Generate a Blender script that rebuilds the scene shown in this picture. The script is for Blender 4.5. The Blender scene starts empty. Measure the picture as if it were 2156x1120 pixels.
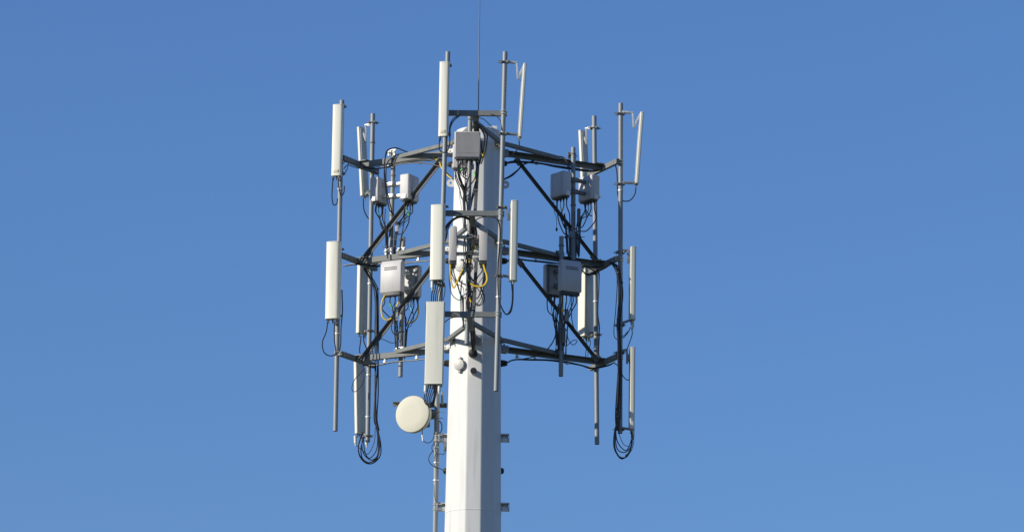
import bpy, bmesh, math, random
from mathutils import Vector, Matrix
random.seed(7)
R = math.radians
scene = bpy.context.scene
COL = scene.collection

# ------------------------------------------------------------------ camera
ELEV, ROLL = R(13.3), R(0.66)
S = 0.007                                   # metres per photo pixel at the mast
CAMP = Vector((0.546, -80.0, 1.6))
fwd = Vector((0, math.cos(ELEV), math.sin(ELEV)))
r0 = Vector((1, 0, 0)); u0 = Vector((0, -math.sin(ELEV), math.cos(ELEV)))
cr = r0 * math.cos(ROLL) + u0 * math.sin(ROLL)
cu = u0 * math.cos(ROLL) - r0 * math.sin(ROLL)
FPX = (80.0 / math.cos(ELEV)) / S           # focal length in photo pixels
cam = bpy.data.cameras.new('camera')
cam.sensor_fit = 'HORIZONTAL'; cam.sensor_width = 36.0
cam.lens = FPX / 2156 * 36.0
cam.clip_start = 1.0; cam.clip_end = 6000
cam_o = bpy.data.objects.new('camera', cam); COL.objects.link(cam_o)
m = Matrix.Identity(4)
for i in range(3):
    m[i][0] = cr[i]; m[i][1] = cu[i]; m[i][2] = -fwd[i]; m[i][3] = CAMP[i]
cam_o.matrix_world = m
scene.camera = cam_o

# ------------------------------------------------------------------ sky, sun, exposure
SUN_EL, SUN_AZ = 23.0, 205.3                # degrees; azimuth counted from +X
world = bpy.data.worlds.new('World'); scene.world = world
world.use_nodes = True
wn = world.node_tree
bg = wn.nodes['Background']
sky = wn.nodes.new('ShaderNodeTexSky')
sky.sky_type = 'NISHITA'; sky.sun_disc = False
sky.sun_elevation = R(SUN_EL); sky.sun_rotation = R(90 - SUN_AZ)
sky.altitude = 0; sky.air_density = 1.35; sky.dust_density = 0.0; sky.ozone_density = 9.7
wb = wn.nodes.new('ShaderNodeMix'); wb.data_type = 'RGBA'; wb.blend_type = 'MULTIPLY'; wb.inputs[0].default_value = 1.0
wb.inputs[7].default_value = (1.01, 0.915, 1.035, 1)      # white balance of the sky
wn.links.new(sky.outputs[0], wb.inputs[6]); wn.links.new(wb.outputs[2], bg.inputs[0]); bg.inputs[1].default_value = 0.1155
sl = bpy.data.lights.new('sun', 'SUN'); sl.energy = 5.0; sl.angle = R(0.5); sl.color = (1.0, 0.925, 0.785)
so = bpy.data.objects.new('sun', sl); COL.objects.link(so)
sdir = Vector((math.cos(R(SUN_AZ)) * math.cos(R(SUN_EL)), math.sin(R(SUN_AZ)) * math.cos(R(SUN_EL)), math.sin(R(SUN_EL))))
so.rotation_euler = sdir.to_track_quat('Z', 'Y').to_euler()
so.location = sdir * 60
scene.view_settings.view_transform = 'Standard'; scene.view_settings.look = 'None'
scene.view_settings.exposure = 0.0; scene.view_settings.gamma = 1.0

# ------------------------------------------------------------------ helpers
def W(px, py, Y=0.0):
    """world point that stands at depth Y (metres behind the mast axis) for a measured position"""
    d = fwd * FPX + cr * (px - 1078.0) - cu * (py - 560.0)
    return CAMP + d * ((Y - CAMP.y) / d.y)

def az(a):
    return Vector((math.cos(R(a)), math.sin(R(a)), 0))

UP = Vector((0, 0, 1))

class G:
    def __init__(s):
        s.bm = bmesh.new()
    def box(s, c, ex, ey, ez, sx, sy, sz, bev=0.0, seg=2):
        m = Matrix.Identity(4)
        for i in range(3):
            m[i][0] = ex[i] * sx; m[i][1] = ey[i] * sy; m[i][2] = ez[i] * sz; m[i][3] = c[i]
        r = bmesh.ops.create_cube(s.bm, size=1.0, matrix=m)
        if bev > 0:
            ed = list({e for v in r['verts'] for e in v.link_edges})
            bmesh.ops.bevel(s.bm, geom=ed, offset=bev, segments=seg, affect='EDGES', profile=0.5)
        return s
    def bar(s, a, b, wd, ht, up=UP, bev=0.004):
        """rectangular bar from a to b; ht along up, wd across"""
        ax = (b - a); L = ax.length; ax = ax / L
        side = ax.cross(up).normalized(); u = side.cross(ax).normalized()
        return s.box((a + b) / 2, ax, side, u, L, wd, ht, bev, 1)
    def tube(s, pts, r, n=8, cap=True):
        pts = [Vector(p) for p in pts]
        T = []
        for i in range(len(pts)):
            a = pts[max(i - 1, 0)]; b = pts[min(i + 1, len(pts) - 1)]
            T.append((b - a).normalized())
        ref = Vector((0, 1, 0)) if abs(T[0].y) < 0.9 else Vector((1, 0, 0))
        N = (ref - T[0] * ref.dot(T[0])).normalized()
        rings = []
        for i, p in enumerate(pts):
            N = N - T[i] * N.dot(T[i])
            N = N.normalized() if N.length > 1e-6 else T[i].orthogonal().normalized()
            B = T[i].cross(N)
            rings.append([s.bm.verts.new(p + (N * math.cos(2 * math.pi * k / n) + B * math.sin(2 * math.pi * k / n)) * r) for k in range(n)])
        for i in range(len(rings) - 1):
            for k in range(n):
                s.bm.faces.new((rings[i][k], rings[i][(k + 1) % n], rings[i + 1][(k + 1) % n], rings[i + 1][k]))
        if cap:
            s.bm.faces.new(rings[0][::-1]); s.bm.faces.new(rings[-1])
        return s
    def lathe(s, prof, o, axis, n=24, ph=0.0):
        axis = Vector(axis).normalized()
        ref = UP if abs(axis.z) < 0.9 else Vector((1, 0, 0))
        U = (ref - axis * ref.dot(axis)).normalized(); V = axis.cross(U)
        rings = []
        for r, h in prof:
            if r < 1e-6:
                rings.append([s.bm.verts.new(o + axis * h)])
            else:
                rings.append([s.bm.verts.new(o + axis * h + (U * math.cos(2 * math.pi * k / n + ph) + V * math.sin(2 * math.pi * k / n + ph)) * r) for k in range(n)])
        for A, B in zip(rings, rings[1:]):
            for k in range(n):
                a, b = A[k % len(A)], A[(k + 1) % len(A)]
                c, d = B[(k + 1) % len(B)], B[k % len(B)]
                vs = []
                for v in (a, b, c, d):
                    if v not in vs: vs.append(v)
                if len(vs) > 2: s.bm.faces.new(vs)
        for Rg in (rings[0], rings[-1]):
            if len(Rg) > 1: s.bm.faces.new(Rg)
        return s
    def prism(s, poly, o0, o1, U, V, sc1=1.0, bev=0.0):
        """poly in (U,V), swept from o0 to o1"""
        a = [s.bm.verts.new(o0 + U * x + V * y) for x, y in poly]
        b = [s.bm.verts.new(o1 + U * x * sc1 + V * y * sc1) for x, y in poly]
        n = len(poly)
        for k in range(n):
            s.bm.faces.new((a[k], a[(k + 1) % n], b[(k + 1) % n], b[k]))
        f0 = s.bm.faces.new(a[::-1]); f1 = s.bm.faces.new(b)
        if bev > 0:
            ed = list(set(f0.edges) | set(f1.edges))
            bmesh.ops.bevel(s.bm, geom=ed, offset=bev, segments=2, affect='EDGES', profile=0.5)
        return s

ORI = {}
def obj(name, g, mat, parent=None, loc=None, sharp=38):
    o_loc = ORI[parent.name] if parent is not None else (loc if loc is not None else Vector((0, 0, 0)))
    bmesh.ops.recalc_face_normals(g.bm, faces=g.bm.faces[:])
    for v in g.bm.verts: v.co -= o_loc
    me = bpy.data.meshes.new(name); g.bm.to_mesh(me); g.bm.free()
    me.materials.append(mat)
    for p in me.polygons: p.use_smooth = True
    me.set_sharp_from_angle(angle=R(sharp))
    o = bpy.data.objects.new(name, me); COL.objects.link(o)
    if parent is not None: o.parent = parent
    else: o.location = o_loc
    ORI[o.name] = o_loc
    return o

def thing(name, label, cat, loc, group=None):
    o = bpy.data.objects.new(name, None); COL.objects.link(o)
    o.empty_display_size = 0.1
    o.location = loc; ORI[o.name] = Vector(loc)
    o['label'] = label; o['category'] = cat
    if group: o['group'] = group
    return o

def spline(pts, n=7):
    """Catmull-Rom through the points"""
    if len(pts) < 3: return pts
    P = [pts[0] * 2 - pts[1]] + pts + [pts[-1] * 2 - pts[-2]]
    out = []
    for i in range(1, len(P) - 2):
        p0, p1, p2, p3 = P[i - 1:i + 3]
        for k in range(n):
            t = k / n
            out.append(0.5 * ((2 * p1) + (p2 - p0) * t + (2 * p0 - 5 * p1 + 4 * p2 - p3) * t * t + (3 * p1 - p0 - 3 * p2 + p3) * t ** 3))
    out.append(pts[-1])
    return out

def P3(pts, Y):
    return [W(p[0], p[1], p[2] if len(p) > 2 else Y) for p in pts]

# ------------------------------------------------------------------ materials
def mat(name, col, rough=0.5, metal=0.0, var=0.12, scale=6.0, bump=0.0, stretch=1.0, dirt=None, dirt_amt=0.0, spec=0.5):
    m = bpy.data.materials.new(name); m.use_nodes = True
    nt = m.node_tree; b = nt.nodes['Principled BSDF']
    b.inputs['Roughness'].default_value = rough; b.inputs['Metallic'].default_value = metal
    b.inputs['Specular IOR Level'].default_value = spec
    tc = nt.nodes.new('ShaderNodeNewGeometry')
    mp = nt.nodes.new('ShaderNodeMapping'); mp.inputs['Scale'].default_value = (1, 1, 1 / stretch)
    nt.links.new(tc.outputs['Position'], mp.inputs['Vector'])
    nz = nt.nodes.new('ShaderNodeTexNoise'); nz.inputs['Scale'].default_value = scale; nz.inputs['Detail'].default_value = 6
    nz.inputs['Roughness'].default_value = 0.65
    nt.links.new(mp.outputs[0], nz.inputs['Vector'])
    cr_ = nt.nodes.new('ShaderNodeValToRGB')
    e = cr_.color_ramp.elements
    e[0].position = 0.3; e[1].position = 0.7
    e[0].color = [c * (1 - var) for c in col] + [1]; e[1].color = [min(c * (1 + var), 1) for c in col] + [1]
    nt.links.new(nz.outputs['Fac'], cr_.inputs['Fac'])
    src = cr_.outputs['Color']
    if dirt:
        n2 = nt.nodes.new('ShaderNodeTexNoise'); n2.inputs['Scale'].default_value = 9; n2.inputs['Detail'].default_value = 5
        mp2 = nt.nodes.new('ShaderNodeMapping'); mp2.inputs['Scale'].default_value = (1.6, 1.6, 0.12)
        nt.links.new(tc.outputs['Position'], mp2.inputs['Vector']); nt.links.new(mp2.outputs[0], n2.inputs['Vector'])
        r2 = nt.nodes.new('ShaderNodeValToRGB'); r2.color_ramp.elements[0].position = 0.52; r2.color_ramp.elements[1].position = 0.75
        r2.color_ramp.elements[0].color = (0, 0, 0, 1); r2.color_ramp.elements[1].color = (dirt_amt, dirt_amt, dirt_amt, 1)
        nt.links.new(n2.outputs['Fac'], r2.inputs['Fac'])
        mx = nt.nodes.new('ShaderNodeMix'); mx.data_type = 'RGBA'
        nt.links.new(r2.outputs['Color'], mx.inputs[0]); nt.links.new(src, mx.inputs[6]); mx.inputs[7].default_value = (*dirt, 1)
        src = mx.outputs[2]
    nt.links.new(src, b.inputs['Base Color'])
    mr = nt.nodes.new('ShaderNodeMapRange')
    mr.inputs['To Min'].default_value = max(rough - 0.1, 0.05); mr.inputs['To Max'].default_value = min(rough + 0.12, 1)
    nt.links.new(nz.outputs['Fac'], mr.inputs['Value']); nt.links.new(mr.outputs[0], b.inputs['Roughness'])
    if bump > 0:
        bp = nt.nodes.new('ShaderNodeBump'); bp.inputs['Strength'].default_value = bump; bp.inputs['Distance'].default_value = 0.01
        nt.links.new(nz.outputs['Fac'], bp.inputs['Height']); nt.links.new(bp.outputs[0], b.inputs['Normal'])
    return m

M = dict(
    white=mat('white_mast_paint', (0.645, 0.645, 0.63), 0.5, 0, 0.03, 3, 0.05, 4, (0.40, 0.38, 0.33), 0.34, spec=0.3),
    galv=mat('galvanised_steel', (0.25, 0.27, 0.28), 0.5, 0.15, 0.06, 11, 0.03, spec=0.35),
    galvd=mat('weathered_galvanised_steel', (0.19, 0.20, 0.195), 0.6, 0.0, 0.16, 9, 0.05, spec=0.2),
    dksteel=mat('dull_dark_steel', (0.10, 0.105, 0.11), 0.6, 0.0, 0.18, 9, 0.05, spec=0.2),
    zinc=mat('bright_zinc_plate', (0.60, 0.61, 0.60), 0.4, 0.3, 0.1, 25, 0.05),
    radome=mat('cream_radome', (0.72, 0.71, 0.61), 0.45, 0, 0.05, 4, 0.03, 5, (0.38, 0.36, 0.28), 0.28),
    radomeg=mat('pale_grey_radome', (0.68, 0.67, 0.58), 0.5, 0, 0.05, 4, 0.03, 5, (0.38, 0.36, 0.28), 0.25),
    back=mat('antenna_back_tray', (0.50, 0.52, 0.50), 0.45, 0.1, 0.07, 8, 0.05),
    radio=mat('radio_grey_paint', (0.535, 0.52, 0.52), 0.5, 0, 0.05, 6, 0.05, 3, (0.30, 0.28, 0.25), 0.32),
    dark=mat('dark_cast_metal', (0.06, 0.06, 0.065), 0.5, 0.2, 0.2, 20),
    black=mat('black_cable_jacket', (0.018, 0.018, 0.02), 0.42, 0, 0.2, 30),
    grom=mat('black_rubber', (0.02, 0.02, 0.022), 0.55, 0, 0.2, 20),
    yellow=mat('yellow_cable_jacket', (0.80, 0.53, 0.02), 0.5, 0, 0.1, 20),
    green=mat('green_tape', (0.20, 0.62, 0.22), 0.5, 0, 0.1, 20),
    teal=mat('teal_wire', (0.015, 0.13, 0.13), 0.5, 0, 0.1, 20),
    cyan=mat('light_blue_tape', (0.12, 0.50, 0.68), 0.5, 0, 0.1, 20),
    red=mat('red_plastic', (0.35, 0.02, 0.03), 0.5, 0, 0.1, 20),
    capg=mat('cast_aluminium_cover', (0.33, 0.33, 0.325), 0.5, 0.2, 0.15, 20, 0.25),
    label=mat('pale_blue_label', (0.55, 0.60, 0.66), 0.5, 0, 0.1, 60),
    dish=mat('dish_cover_plastic', (0.62, 0.60, 0.49), 0.6, 0, 0.015, 3, 0.0, spec=0.2),
    stick=mat('faded_sticker', (0.58, 0.55, 0.38), 0.5, 0, 0.12, 60),
    ground=mat('dry_grass_ground', (0.10, 0.11, 0.06), 0.9, 0, 0.3, 0.3),
)

# ------------------------------------------------------------------ ground
g = G(); g.bm.faces.new([g.bm.verts.new(p) for p in ((-2500, -2500, 0), (2500, -2500, 0), (2500, 2500, 0), (-2500, 2500, 0))])
o = obj('ground', g, M['ground']); o['kind'] = 'structure'

# ------------------------------------------------------------------ the white mast
TOPZ = W(1006, 281, 0).z
BOTZ = W(995, 1120, 0).z
cx_top, cx_bot = (W(959, 285).x + W(1054, 285).x) / 2, (W(936, 1120).x + W(1055, 1120).x) / 2
r_top = (W(1054, 285) - W(959, 285)).length / 2
r_bot = (W(1055, 1120) - W(936, 1120)).length / 2
print('pole', cx_top, cx_bot, r_top, r_bot, TOPZ, BOTZ)
def pole_at(z):
    t = (z - BOTZ) / (TOPZ - BOTZ)
    return Vector((cx_bot + (cx_top - cx_bot) * t, 0, z)), r_bot + (r_top - r_bot) * t
def dodec(z, grow=0.0, ang0=0.0):
    c, r = pole_at(z); r = r + grow
    # flats-to-flats is 2r; a flat faces the camera; corners slightly rounded
    rc = r / math.cos(math.pi / 12); pts = []
    for k in range(12):
        a = math.pi / 12 + k * math.pi / 6
        for da, f in ((-0.035, 0.9985), (0, 0.9965), (0.035, 0.9985)):
            aa = a + da
            # follow the flat near the corner
            rr = r / math.cos(((aa) % (math.pi / 6) + (0 if True else 0)) - (math.pi / 6 if (aa % (math.pi / 6)) > math.pi / 12 else 0)) * f
            pts.append(c + Vector((rr * math.cos(aa), rr * math.sin(aa), 0)))
    return pts
mast = thing('cell_mast', 'tall white twelve-sided tapering steel mast carrying all the antenna frames', 'mast', Vector((cx_bot, 0, 0)))
g = G()
zs = [0.0, 4.0, 8.0, 12.0, BOTZ + 0.26, BOTZ + 0.262, BOTZ + 0.275, BOTZ + 0.277, TOPZ - 0.03, TOPZ]
rings = []
for i, z in enumerate(zs):
    gr = 0.004 if z in (zs[5], zs[6]) else (-0.012 if i == len(zs) - 1 else 0)
    rings.append([g.bm.verts.new(p) for p in dodec(z, gr)])
n = len(rings[0])
for A, B in zip(rings, rings[1:]):
    for k in range(n): g.bm.faces.new((A[k], A[(k + 1) % n], B[(k + 1) % n], B[k]))
g.bm.faces.new(rings[0][::-1]); g.bm.faces.new(rings[-1])
# weld bead running down the left front flat
c1, r1 = pole_at(TOPZ - 0.1); c0, rr0 = pole_at(BOTZ - 1)
g.tube([c0 + az(-138) * (rr0 + 0.004), c1 + az(-138) * (r1 + 0.004)], 0.0045, 6)
obj('shaft', g, M['white'], mast, sharp=60)
g = G()
c, r = pole_at(TOPZ)
g.lathe([(r * 0.97, 0.0), (r * 0.97, 0.018), (r * 0.93, 0.026), (0, 0.03)], c + UP * 0.002, UP, 36)
obj('top_cap', g, M['white'], mast)
g = G(); p = W(1040.5, 275, -0.10); g.box(p, Vector((1, 0, 0)), Vector((0, 1, 0)), UP, 0.105, 0.09, 0.12, 0.008)
obj('top_box', g, M['white'], mast)
def lug(px, py, sgn):
    g = G(); c = W(px, py, 0)
    # flat eye plate with a hole, facing the camera
    n_ = 24; Y = Vector((0, 1, 0)); rings = []
    for rr, yy in ((0.018, -.012), (0.06, -.012), (0.06, .012), (0.018, .012)):
        rings.append([g.bm.verts.new(c + Vector((math.cos(6.2832 * k / n_) * rr, yy, math.sin(6.2832 * k / n_) * rr))) for k in range(n_)])
    for i in range(4):
        A, B = rings[i], rings[(i + 1) % 4]
        for k in range(n_): g.bm.faces.new((A[k], A[(k + 1) % n_], B[(k + 1) % n_], B[k]))
    g.box(c + Vector((sgn * 0.06, 0, -0.005)), Vector((1, 0, 0)), Y, UP, 0.07, 0.02, 0.11, 0.004)
    obj('lifting_lug', g, M['white'], mast)
lug(949, 386, 1); lug(1064, 389, -1)

def port(px, py, a, r=0.05, L=0.09, boot=True, Y=None):
    """round cable entry standing out of the mast wall"""
    a_dir = az(a)
    y0 = -0.4 * abs(math.sin(R(a))) * (1 if a < 0 else -1) if Y is None else Y
    p = W(px, py, y0)
    z = p.z; c, rp = pole_at(z)
    side = Vector((-a_dir.y, a_dir.x, 0))
    lat = (p - c).dot(side) if abs(math.sin(R(a))) > 0.3 else 0
    base = c + side * lat + a_dir * (rp - 0.02)
    ax = (a_dir + Vector((0, 0, -0.0))).normalized()
    g = G(); g.lathe([(r, 0), (r, L * 0.7), (r * 0.97, L * 0.72)], base, ax, 24)
    o = obj('cable_port', g, M['white'] if boot != 'dark' else M['grom'], mast)
    g = G()
    if boot is True:
        g.lathe([(r * 1.12, L * .55), (r * 1.18, L * .62), (r * 1.12, L * .8), (r * 1.02, L * .85), (r * 1.08, L), (r * .9, L * 1.12), (r * .6, L * 1.2), (0, L * 1.22)], base, ax, 24)
    elif boot == 'dark':
        g.lathe([(r * 1.1, L * .5), (r * 1.15, L * .6), (r * 1.0, L * .7), (r * 1.1, L * .85), (r * .9, L), (r * .95, L * 1.15), (r * .6, L * 1.3), (0, L * 1.32)], base, ax, 24)
    else:
        g.lathe([(r * 1.03, L * .66), (r * 1.04, L * .80), (r * .96, L * .82), (0, L * .82)], base, ax, 24)
    obj('port_boot', g, M['grom'], o)
    return base + ax * L
def side_port(px, py, sgn, r=0.045):
    z = W(px, py, 0).z; c, rp = pole_at(z)
    base = c + Vector((sgn * (rp - 0.03), 0, 0)); ax = Vector((sgn, -0.12, 0)).normalized()
    g = G(); g.lathe([(r * .9, 0), (r * .9, .05)], base, ax, 20)
    o = obj('cable_port', g, M['galvd'], mast)
    g = G(); g.lathe([(r * 1.05, .03), (r * 1.15, .04), (r * 1.15, .055), (r * .95, .06), (r * 1.08, .07), (r * 1.08, .085), (r * .85, .09), (r * .95, .1), (r * .7, .125), (0, .13)], base, ax, 20)
    obj('port_boot', g, M['grom'], o)
PF = port(996, 746, -90, 0.058, 0.17)
port(997, 783, -90, 0.046, 0.17, boot='open')
for px, py, s_ in ((943, 765, -1), (1060, 765, 1), (943, 550, -1), (1061, 550, 1), (944, 347, -1), (1060, 345, 1)):
    side_port(px, py, s_)
def cover(px, py, a):
    z = W(px, py, -0.33).z; c, rp = pole_at(z)
    ad = az(a); side = Vector((-ad.y, ad.x, 0))
    p = W(px, py, -0.35); lat = (p - c).dot(side)
    base = c + side * lat + ad * (rp - 0.01)
    g = G(); g.lathe([(.085, 0), (.085, .05), (.078, .062), (.03, .068), (0, .07)], base, ad, 28)
    for s_ in (-1, 1):
        g.box(base + UP * s_ * 0.095 + ad * 0.03, side, ad, UP, 0.045, 0.035, 0.045, 0.008)
    obj('port_cover', g, M['capg'], mast)
cover(967, 768, -118); cover(967, 560, -118)

def step_bracket(px, py, sgn):
    z = W(px, py, 0).z; c, rp = pole_at(z)
    b = c + Vector((sgn * (rp - 0.01), -0.03, 0)); ex = Vector((sgn, 0, 0)); Y = Vector((0, 1, 0))
    g = G()
    g.box(b + ex * 0.06 + UP * 0.055, ex, Y, UP, 0.13, 0.07, 0.018, .002)
    g.box(b + ex * 0.06 - UP * 0.03, ex, Y, UP, 0.13, 0.02, 0.065, .002)
    g.box(b + ex * 0.128, ex, Y, UP, 0.010, 0.09, 0.125, .002)
    g.box(b + ex * 0.062 + Y * 0.04 + UP * 0.01, ex, Y, UP, 0.11, 0.01, 0.09, .002)
    obj('stand_off_bracket', g, M['zinc'], mast)
for py in (923, 1068):
    step_bracket(1063, py, 1); step_bracket(930, py, -1)
def dome(px, py, sgn):
    z = W(px, py, 0).z; c, rp = pole_at(z)
    g = G(); g.lathe([(.046, 0), (.046, .02), (.04, .036), (.026, .047), (0, .052)], c + Vector((sgn * (rp - .005), 0, 0)), Vector((sgn, -.15, 0)), 20)
    obj('rubber_plug', g, M['grom'], mast)
dome(1058, 991, 1); dome(933, 991, -1)

# ------------------------------------------------------------------ mounting pipes
PIPES = {}
class Pipe:
    def __init__(s, a, b): s.a, s.b = a, b
    def z(s, z):
        t = (z - s.a.z) / (s.b.z - s.a.z); return s.a + (s.b - s.a) * t
def pipe(key, x1, y1, x2, y2, Y, label, r=0.035, group='galvanised antenna mounting pipes'):
    a, b = W(x1, y1, Y), W(x2, y2, Y)
    t = thing('mounting_pipe', label, 'pipe', b, group)
    g = G(); d = (a - b).normalized()
    g.tube([b, a], r, 20, False)
    # hollow ends
    g.tube([b, a], r * 0.86, 20, False)
    for e in (a, b):
        g.lathe([(r, 0), (r * 0.86, 0.0003)], e, d, 20)
    g2 = G(); g2.tube([b, a], r, 20, False)
    for e, s_ in ((a, -1), (b, 1)):
        g2.lathe([(r, 0), (r * .86, 0), (r * .84, s_ * .05), (0, s_ * .051)], e, d, 20)
    # remove the doubled closing faces of lathe rings
    big = [f for f in g2.bm.faces if len(f.verts) > 4]
    bmesh.ops.delete(g2.bm, geom=big, context='FACES_ONLY')
    g.bm.free()
    obj('tube', g2, M['galv'], t)
    PIPES[key] = Pipe(a, b); PIPES[key].root = t; PIPES[key].r = r
    return PIPES[key]
def band(key, py, mt='zinc', rod=0, h=0.02, rodpx=0):
    """clamp band round a pipe at a measured height"""
    p = PIPES[key]; Y = p.a.y
    c = p.z(W(1000, py, Y).z)
    g = G(); g.lathe([(p.r + .001, -h / 2), (p.r + .008, -h / 2), (p.r + .008, h / 2), (p.r + .001, h / 2)], c, UP, 20)
    big = [f for f in g.bm.faces if len(f.verts) > 4]; bmesh.ops.delete(g.bm, geom=big, context='FACES_ONLY')
    obj('clamp_band', g, M[mt], p.root)
YF, YO, YI = -2.135, 0.68, 1.45
pipe('FL', 943, 110, 921, 818, YF, 'long grey pipe at the front left corner behind the topmost cream panel antenna')
pipe('FR', 1063.5, 110, 1044.5, 823, YF, 'long bare grey pipe crossing the right edge of the white mast')
pipe('LO', 720, 212, 706, 907, YO, 'outermost grey pipe on the left side of the antenna frame')
pipe('LI', 785, 240, 774, 930, YI, 'grey pipe on the left with a slanted narrow panel near its top')
pipe('RO', 1307, 218, 1305.5, 912, YO, 'outermost grey pipe on the right side with a heavy black cable bundle')
pipe('RI', 1251, 245, 1257, 935, YI, 'rear right grey pipe hanging lowest of the right pair')
G2 = 'short pipes that carry the radio boxes'
pipe('P1L', 829, 315, 822, 545, 0.80, 'short grey pipe between the two upper left radio boxes', 0.034, G2)
pipe('P2L', 849, 500, 843, 793, 0.74, 'short grey pipe behind the lower left pair of radio boxes', 0.034, G2)
pipe('P1R', 1207, 311, 1207, 548, 0.72, 'short dark pipe between the two upper right radio boxes', 0.034, G2)
pipe('P2R', 1182, 498, 1181, 792, 0.60, 'short dark pipe beside the lower right pair of radio boxes', 0.034, G2)
pipe('P1F', 990, 238, 987, 447, -1.45, 'short front pipe behind the ribbed grey radio box below the top crossbar', 0.034, G2)
pipe('P2F', 989, 455, 983, 724, -1.35, 'short front pipe between two narrow upright radio boxes before the mast', 0.034, G2)
for k, ys in dict(FR=(512, 625), LO=(402, 706), LI=(303, 600, 700, 792, 880), RO=(398, 592), RI=(632, 727), P1L=(372, 455, 527), P2L=(700,),
                  P1R=(322, 430, 480), P2R=(515, 690, 735), P1F=(252, 420), P2F=(610, 675)).items():
    for y in ys: band(k, y, 'zinc' if y in (512, 625, 402, 706, 600, 792, 880, 398, 632, 727, 527) else 'galvd')

# ------------------------------------------------------------------ triangular platform frames
ORD = ('topmost', 'middle', 'lowest')
LEVEL_Z = []
for li, fy in enumerate((236.5, 447.5, 660)):
    z = W(1004, fy, YF).z; LEVEL_Z.append(z)
    fr = thing('platform_frame', ORD[li] + ' of the three grey steel antenna frames bolted round the white mast', 'steel frame', Vector((cx_top, 0, z)), 'antenna frames round the mast')
    c, rp = pole_at(z)
    corners = []
    for (ka, kb, a) in (('FL', 'FR', -90), ('LI', 'LO', 150), ('RO', 'RI', 30)):
        pa, pb = PIPES[ka].z(z), PIPES[kb].z(z)
        d = (pb - pa).normalized()
        inw = Vector((-d.y, d.x, 0))
        mid = (pa + pb) / 2
        if inw.dot(c - mid) < 0: inw = -inw
        off = inw * (0.035 + 0.034)
        g = G()
        # steel angle: upright leaf and top leaf
        A, B = pa + off - d * 0.05, pb + off + d * 0.05
        g.bar(A, B, 0.055, 0.078, UP, 0.003)
        bar_o = obj('corner_bar', g, M['galvd'], fr)
        for pp in (pa, pb):
            for dz in (-0.02, 0.02):
                g = G()
                arc = [pp + UP * dz + (inw * math.cos(t) * 0.05 + d * math.sin(t) * 0.05) * 1 for t in [math.pi / 2 + k * math.pi / 8 for k in range(9)]]
                arc = [pp + UP * dz + inw * 0.11 + d * 0.042] + [pp + UP * dz + d * 0.042 * math.cos(t) - inw * 0.042 * math.sin(t) for t in [k * math.pi / 8 for k in range(9)]] + [pp + UP * dz + inw * 0.11 - d * 0.042]
                g.tube(arc, 0.006, 6); obj('u_bolt', g, M['zinc'], bar_o)
        mo = mid + off; corners.append((mo, inw, a))
    arms = []
    for mo, inw, a in corners:
        dr = (mo - c); dr.z = 0; L = dr.length; dr.normalize()
        A = c + dr * (rp + 0.01); B = mo - dr * 0.03
        arms.append((dr, L))
        sd_ = Vector((-dr.y, dr.x, 0))
        g = G()
        g.bar(A + sd_ * .031, B + sd_ * .031, 0.008, 0.084, UP, 0.001)
        g.bar(A - sd_ * .004 + UP * .038, B - sd_ * .004 + UP * .038, 0.0615, 0.0075, UP, 0.001)
        g.bar(A - sd_ * .004 - UP * .038, B - sd_ * .004 - UP * .038, 0.0615, 0.0075, UP, 0.001)
        arm = obj('radial_arm', g, M['galvd'], fr)
        # white fish plate where the arm meets the mast
        side = Vector((-dr.y, dr.x, 0))
        g = G()
        for s_ in (-1, 1):
            g.box(c + dr * (rp + 0.075) + side * s_ * 0.041, dr, side, UP, 0.17, 0.01, 0.11, 0.002)
            for q in (-.03, .03):
                g.lathe([(.012, 0), (.012, .012)], c + dr * (rp + 0.09 + q) + side * s_ * 0.046 + UP * q * .6, side * s_, 6)
        g.box(c + dr * (rp + 0.006), dr, side, UP, 0.02, 0.20, 0.16, 0.002)
        obj('root_plate', g, M['capg'], arm)
        # gusset at the corner bar
        g = G(); g.box(mo - dr * 0.09 + UP * 0.045, dr, side, UP, 0.16, 0.16, 0.008, 0.002)
        for q in (-1, 1):
            g.lathe([(.012, 0), (.012, .02)], mo - dr * 0.09 + UP * 0.048 + side * q * 0.05, UP, 6)
        obj('gusset_plate', g, M['galv'], arm)
    # bent knee tubes from arm to arm, touching the mast between them
    for i in range(3):
        d1, L1 = arms[i]; d2, L2 = arms[(i + 1) % 3]
        mdir = (d1 + d2).normalized()
        zz = UP * 0.045
        p1 = c + d1 * 1.37 + zz; p2 = c + mdir * (rp + 0.07) + zz; p3 = c + d2 * 1.37 + zz
        for (qa, qb, sh) in ((p1, p2, 1), (p3, p2, -1)):
            g = G(); ex = (qb - qa).normalized()
            g.bar(qa, qb - ex * 0.01, 0.055, 0.06, UP, 0.004)
            obj('knee_brace', g, M['galvd'], fr)
        tang = Vector((-mdir.y, mdir.x, 0))
        g = G()
        g.box(c + mdir * (rp + 0.006) + zz, mdir, tang, UP, 0.02, 0.16, 0.08, 0.002)
        g.box(c + mdir * (rp + 0.05) + UP * 0.008, mdir, tang, UP, 0.09, 0.15, 0.008, 0.001)
        for q in (-1, 1): g.lathe([(.012, 0), (.012, .03)], c + mdir * (rp + 0.08) + tang * q * .07 - UP * 0.035, UP, 6)
        obj('knee_seat', g, M['galvd'], fr)
    # small zinc cable hangers on the arms
    for dr, L in arms[1:]:
        for rr in (0.7, 1.0, 1.55):
            g = G(); b = c + dr * rr - UP * 0.041
            g.box(b - UP * 0.02, dr, Vector((-dr.y, dr.x, 0)), UP, 0.03, 0.03, 0.045, 0.004)
            g.box(b - UP * 0.05, dr, Vector((-dr.y, dr.x, 0)), UP, 0.045, 0.05, 0.022, 0.004)
            obj('cable_hanger', g, M['zinc'], fr)

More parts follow.
